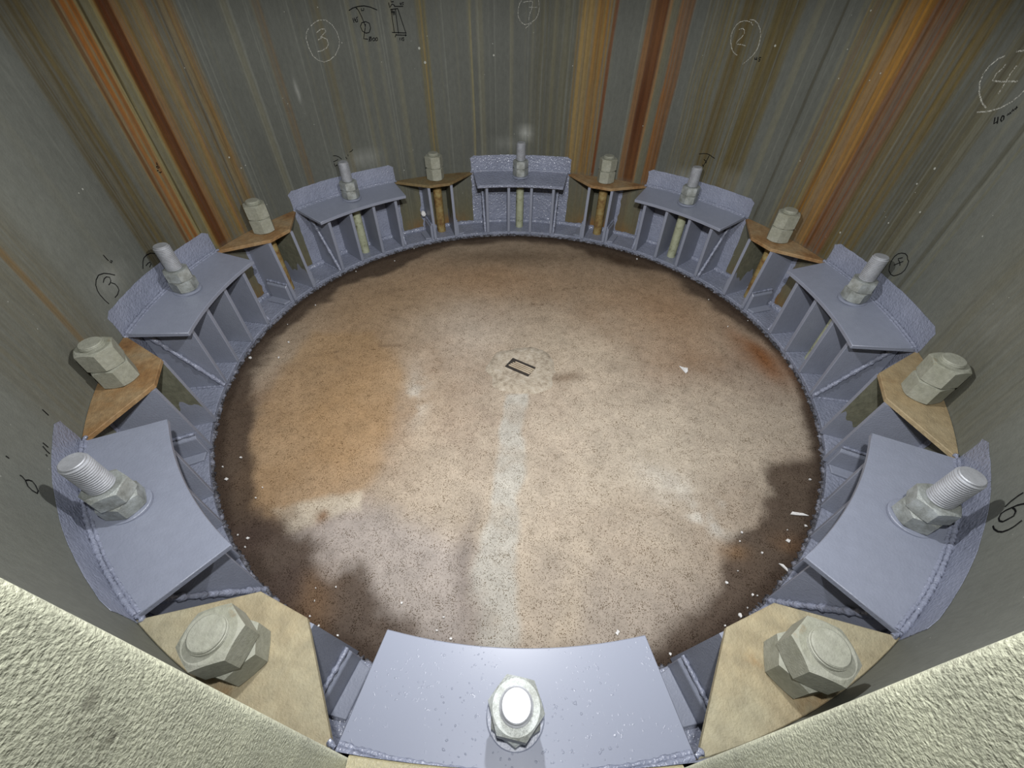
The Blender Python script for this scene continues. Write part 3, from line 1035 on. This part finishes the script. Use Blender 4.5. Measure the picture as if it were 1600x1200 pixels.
MARKS = [
  ('chalk_number', 'white chalk number 3 inside a drawn circle', 'chalk', 0.0022, [[(222.54,0.7454),(221.62,0.7536),(220.77,0.7539),(220.75,0.7468),(222.08,0.7328)],[(222.58,0.7272),(221.61,0.7334),(220.86,0.7276),(220.77,0.715),(221.34,0.7052),(222.4,0.6991),(223.36,0.6982)],[(223.27,0.7629),(222.43,0.771),(221.43,0.7761),(220.24,0.7753),(219.24,0.7627),(218.63,0.744),(218.47,0.7232),(218.89,0.7046),(219.95,0.6844),(221.28,0.6731),(222.47,0.6693),(223.48,0.675),(224.34,0.6879),(224.71,0.7092),(224.76,0.7336),(224.37,0.7491),(223.73,0.7583)]]),
  ('marker_sketch', 'black marker sketch of a curved wall with a 145 dimension and a hole', 'ink', 0.0025, [[(215.47,0.7959),(214.62,0.8019),(213.49,0.8054),(212.4,0.8064),(211.21,0.8026),(209.99,0.7951)],[(213.98,0.8032),(213.63,0.7955),(213.25,0.7793),(212.84,0.7544)],[(213.02,0.8003),(213.1,0.7949),(212.64,0.7947),(212.55,0.8011)],[(212.64,0.7667),(211.99,0.7622),(211.89,0.7497),(212.31,0.7383),(212.98,0.7367),(213.61,0.7424),(213.83,0.755),(213.46,0.7641),(212.64,0.7667)],[(212.93,0.7513),(213.28,0.7379),(213.66,0.7223),(212.8,0.7205)],[(213.95,0.8032),(213.93,0.7986)],[(212.75,0.7606),(212.93,0.7524)],[(215.03,0.7766),(214.94,0.765)],[(214.67,0.7776),(214.8,0.771),(214.42,0.7718)],[(214.56,0.7749),(214.56,0.7662)],[(214.03,0.7793),(214.34,0.7768),(214.2,0.7727),(214.2,0.7676),(214.49,0.7667)],[(212.47,0.7263),(212.63,0.715),(212.29,0.7158),(212.06,0.721),(212.16,0.7254),(212.47,0.7263)],[(212.06,0.7275),(212.72,0.714)],[(211.62,0.724),(211.91,0.7199),(211.82,0.715),(211.47,0.7163),(211.4,0.7216),(211.62,0.724)],[(211.05,0.724),(211.35,0.7194),(211.22,0.7146),(210.9,0.7169),(210.86,0.7223),(211.05,0.724)]]),
  ('marker_sketch', 'black marker sketch of a tapering gusset plate with its 115 width', 'ink', 0.0025, [[(207.29,0.7973),(207.28,0.7364)],[(206.41,0.7981),(206.48,0.7316)],[(205.94,0.798),(204.93,0.7308)],[(207.74,0.7356),(204.83,0.7325)],[(207.39,0.7957),(205.87,0.7974)],[(207.09,0.7282),(204.97,0.7265)],[(206.95,0.7308),(207.27,0.7222)],[(205.11,0.7292),(204.89,0.7264),(205.16,0.7239)],[(206.3,0.7206),(206.38,0.7129)],[(205.94,0.7204),(206.02,0.7126)],[(205.45,0.7201),(205.75,0.7198),(205.78,0.7169),(205.49,0.7157),(205.56,0.7124),(205.86,0.7119)],[(207.08,0.7952),(207.01,0.7798),(206.7,0.7931),(206.68,0.7807)],[(207.3,0.7892),(206.59,0.7893)],[(207.57,0.8136),(207.49,0.8005),(206.92,0.8094),(206.41,0.8053)],[(206.59,0.8033),(204.78,0.8028)],[(207.05,0.8185),(207.02,0.8145),(206.54,0.8154)],[(205.32,0.8121),(205.38,0.8091),(205.06,0.809)],[(205.07,0.8127),(205.19,0.806)],[(204.6,0.813),(204.87,0.8126),(204.86,0.81),(204.69,0.8085),(204.9,0.8065)]]),
  ('chalk_number', 'white chalk crossed number 7 inside a drawn loop', 'chalk', 0.0022, [[(180.39,0.813),(180.06,0.8146),(179.33,0.8164),(178.64,0.817),(178.55,0.8123),(178.64,0.8006),(178.79,0.792),(179.05,0.7821),(179.2,0.7734),(179.22,0.7657)],[(179.34,0.8004),(177.5,0.8005)],[(180.8,0.8187),(181.2,0.8097),(181.43,0.7979),(181.51,0.7849),(181.44,0.7751),(181.06,0.7642),(180.63,0.7576),(180.03,0.7527),(179.28,0.7545),(178.38,0.7625),(177.81,0.7682),(177.43,0.7782),(177.21,0.7891),(177.13,0.7998),(177.24,0.8094),(177.35,0.8194)],[(179.93,0.7421),(179.19,0.7501),(178.46,0.7592)]]),
  ('chalk_number', 'white chalk number 2 inside a drawn oval', 'chalk', 0.0022, [[(137.28,0.7698),(136.64,0.7729),(136.24,0.7687),(136.11,0.7613),(136.37,0.7515),(136.88,0.7425),(137.02,0.7351)],[(136.81,0.7335),(136.05,0.734),(135.2,0.7323)],[(135.07,0.7822),(135.48,0.7886),(136.16,0.7912),(136.76,0.7912),(137.47,0.7876),(137.94,0.7813),(138.33,0.7669),(138.39,0.7537),(138.14,0.7384),(137.62,0.7232),(137.01,0.7124),(136.18,0.7063)],[(135.9,0.7949),(135.11,0.7946),(134.24,0.7871),(133.54,0.7749),(133.18,0.7639),(132.93,0.7504),(132.84,0.74),(132.85,0.7281),(133.26,0.7118),(133.99,0.697),(134.64,0.6858)]]),
  ('marker_number', 'small black marker number 45', 'ink', 0.0025, [[(132.81,0.7065),(132.74,0.7017),(132.4,0.7029)],[(132.48,0.7077),(132.34,0.7006)],[(131.63,0.708),(132.03,0.7079),(131.97,0.7037),(131.73,0.703),(131.72,0.6993),(131.98,0.6988)]]),
  ('chalk_number', 'large white chalk number 4 inside a drawn circle', 'chalk', 0.0028, [[(95.18,0.7734),(95.17,0.767),(95.5,0.756),(95.41,0.7444),(94.45,0.7452),(93.27,0.749),(92.39,0.7516)],[(93.77,0.7743),(93.83,0.7611),(93.7,0.7442),(93.62,0.7258)],[(95.92,0.7852),(96.49,0.7789),(96.94,0.7656),(97.05,0.7519),(96.79,0.7366),(96.01,0.7204),(94.91,0.7068),(93.92,0.7001)],[(94.71,0.6892),(93.32,0.696),(92.18,0.7065),(91.44,0.7189),(91.06,0.7305),(90.88,0.7411)],[(94.92,0.7942),(94.1,0.798)]]),
  ('marker_note', 'black marker note 40 mm', 'ink', 0.0022, [[(92.04,0.6899),(91.64,0.6797),(91.41,0.6846)],[(91.72,0.692),(91.23,0.6814)],[(91.32,0.6959),(91.19,0.6894),(90.91,0.6866),(90.84,0.6908),(91.05,0.6954),(91.32,0.6959)],[(90.77,0.698),(90.8,0.7017),(90.61,0.7001),(90.69,0.7044),(90.51,0.7028)],[(90.54,0.7054),(90.62,0.7099),(90.41,0.7077),(90.45,0.712),(90.29,0.7104),(90.43,0.7158),(90.24,0.7135)]]),
  ('marker_number', 'black marker number 3 in an open loop', 'ink', 0.0022, [[(279.59,0.3671),(279.07,0.3716),(278.49,0.3713),(278.09,0.3657),(278.27,0.3588),(278.66,0.3556),(279.1,0.3552)],[(278.48,0.3552),(278.05,0.3468),(277.98,0.3378),(278.15,0.3305),(278.83,0.3258),(279.58,0.3253)],[(277.07,0.3611),(277.71,0.3712),(278.49,0.3807),(279.45,0.3855),(280.31,0.3818),(280.94,0.3744),(281.31,0.3641),(281.42,0.3537),(281.35,0.3382),(281.17,0.3255)]]),
  ('marker_note', 'smudged short black marker note', 'ink', 0.0024, [[(276.59,0.4105),(276.53,0.4002),(276.45,0.3938)],[(276.35,0.3914),(276.29,0.3866),(275.91,0.3886),(276.15,0.3916)]]),
  ('marker_number', 'faint black marker number 2 under an arc', 'ink', 0.0024, [[(272.11,0.3288),(271.37,0.3418),(270.84,0.3477),(270.11,0.3493),(269.2,0.3471),(268.48,0.3389),(268.23,0.3326)],[(271.33,0.3297),(270.7,0.3315),(270.25,0.3302),(270.32,0.3253),(270.88,0.3212)]]),
  ('marker_number', 'black marker number 4 inside a drawn oval', 'ink', 0.0022, [[(90.82,0.3766),(91.09,0.3725),(91.41,0.3683),(91.13,0.3657),(90.71,0.3637),(90.36,0.3579)],[(91.3,0.3498),(90.91,0.359),(90.33,0.3706)],[(91.48,0.3835),(90.86,0.3874),(90.3,0.3858),(89.93,0.3803),(89.54,0.3782),(89.29,0.3685),(89.16,0.3579),(89.29,0.3468),(89.65,0.338),(90.15,0.3296),(90.72,0.3276),(91.49,0.3322),(91.93,0.3424),(92.15,0.3547),(92.17,0.3672),(91.94,0.3768),(91.48,0.3835)]]),
  ('marker_number', 'black marker number 6 with a long curved tail', 'ink', 0.0028, [[(45.07,0.3884),(45.36,0.3806),(45.63,0.3707),(45.74,0.3608),(45.85,0.3506),(45.76,0.343),(45.29,0.3404),(44.8,0.343),(44.41,0.3504),(44.37,0.3592),(44.37,0.3687),(44.82,0.3706),(45.26,0.3678),(45.63,0.3632)],[(44.62,0.3323),(44.06,0.3361),(43.35,0.3454),(42.93,0.3546),(42.76,0.3648),(42.77,0.374),(43.06,0.386)],[(46.42,0.3482),(46.71,0.3576),(46.89,0.3703),(46.91,0.3788)]]),
  ('marker_number', 'small black marker number 6 as a narrow loop', 'ink', 0.0022, [[(314.13,0.3815),(314.11,0.3778),(314.34,0.3721),(314.96,0.3688),(315.17,0.3616),(315.12,0.3521),(314.66,0.3494),(314.1,0.3529),(313.81,0.3587),(313.99,0.3653),(314.36,0.3721)]]),
  ('marker_scribble', 'faint black marker strokes', 'ink', 0.0024, [[(307.29,0.3348),(307.35,0.3227)],[(307.76,0.3343),(308.03,0.325),(308.07,0.3185)],[(308.58,0.3275),(308.71,0.3238)],[(302.84,0.3453),(302.92,0.3305)],[(312.79,0.4043),(312.82,0.3985)]]),
  ('marker_sketch', 'black marker arc with a small radius sketch, over the rust streak', 'ink', 0.0024, [[(137.81,0.4056),(136.97,0.4104),(136.14,0.4129),(135.45,0.4117),(134.81,0.4076),(134.14,0.4044)],[(135.47,0.41),(135.66,0.3951),(135.91,0.3806),(136.13,0.3695)],[(136.38,0.3923),(135.72,0.3873),(135.71,0.3814)],[(136.39,0.3736),(135.96,0.3693),(136.14,0.3643)]]),
  ('marker_sketch', 'black marker bracket-shaped sketch with a small note', 'ink', 0.0024, [[(225.61,0.3891),(225.0,0.3872),(224.4,0.3814),(223.92,0.3714)],[(224.75,0.3729),(225.93,0.3688)],[(225.83,0.3632),(225.81,0.3532),(225.05,0.3557),(224.48,0.3536)],[(220.85,0.3961),(221.23,0.3913),(221.76,0.3892)],[(222.27,0.3825),(222.27,0.3765)],[(222.89,0.3755),(222.68,0.3672)]]),
  ('marker_note', 'tiny black marker note between rust streaks', 'ink', 0.0024, [[(259.67,0.5232),(259.59,0.5183),(259.8,0.5187)],[(259.98,0.5144),(259.9,0.5104),(259.57,0.5101),(259.64,0.515),(259.98,0.5144)],[(260.02,0.5017),(259.9,0.4985),(259.59,0.5)],[(260.25,0.5054),(259.97,0.5051)]]),
]
for name, label, col, w, strokes in MARKS:
    bm = bmesh.new()
    for s in strokes:
        ribbon(bm, s, w)
    obj(name, bm, col, WALL)['label'] = label

# ================================================================== LITTER ON THE FLOOR
def sliver(name, pts, z, th, label, cat, group=None, mat='flake'):
    bm = bmesh.new()
    c = Vector((sum(p[0] for p in pts) / len(pts), sum(p[1] for p in pts) / len(pts), 0))
    r = random.Random(len(label))
    q = [Vector((p[0], p[1], 0)) - c for p in pts]
    lift = [r.random() * 0.0015 for _ in q]
    solid(bm, [p + Vector((0, 0, th + l)) for p, l in zip(q, lift)], [p + Vector((0, 0, l * 0.6)) for p, l in zip(q, lift)])
    o = obj(name, bm, mat)
    o.location = (c.x, c.y, z)
    return tag(o, label, cat, group)
sliver('paper_scrap', [(0.520, -0.016), (0.534, -0.022), (0.545, -0.024), (0.541, -0.040), (0.532, -0.050)], 0.0015, 0.0014, 'small white paper scrap lying right of the floor drain', 'scrap')
sliver('paint_sliver', [(0.648, -0.526), (0.656, -0.519), (0.680, -0.523), (0.690, -0.529), (0.660, -0.527)], 0.0015, 0.002, 'long white paint sliver on the dark damp band at the right', 'flake')
sliver('paint_sliver', [(0.572, -0.642), (0.580, -0.644), (0.590, -0.660), (0.586, -0.662)], 0.0015, 0.002, 'pointed white paint sliver beside the low right grey bracket', 'flake')
r = random.Random(31)
spots = []
for (a0, a1, n) in ((28, 62, 14), (-62, -8, 20), (10, 20, 3), (100, 150, 5), (-150, -70, 8)):
    for _ in range(n):
        spots.append((a0 + (a1 - a0) * r.random(), 0.872 - 0.10 * r.random() ** 2))
for a, rad in spots:
    p = pol(a, rad)
    n = r.randint(4, 6)
    s = 0.0014 + 0.0026 * r.random() ** 2
    ph = r.random() * 6
    pts = [(p.x + s * (0.5 + r.random()) * math.cos(ph + 2 * PI * i / n), p.y + s * (0.5 + r.random()) * math.sin(ph + 2 * PI * i / n)) for i in range(n)]
    sliver('paint_flake', pts, 0.0012, 0.0022, 'tiny pale paint flake on the floor near the flange lip', 'flake', 'paint flakes along the flange lip')

# white blob of sealant on the gusset of the dull bracket
bm = bmesh.new()
bmesh.ops.create_icosphere(bm, subdivisions=3, radius=0.011)
for v in bm.verts:
    v.co *= 1 + 0.35 * (random.random() - 0.5)
    v.co.z *= 1.2
o = obj('sealant_blob', bm, 'flake', OLD[4], smooth=True, angle=80)
o['label'] = 'white blob of sealant'
o.location = pol(3.15 * 1, 0.975, 0.10) - ORIG + Vector((0.018, 0, 0))

for ch in OLD[3].children:                 # white paint run down the gusset corner
    if ch.name.startswith('paint_run') and ch.data.vertices[0].co.x > 0:
        ch.data = ch.data.copy()
        ch.data.materials[0] = M['flake']
        ch['label'] = 'white paint run'
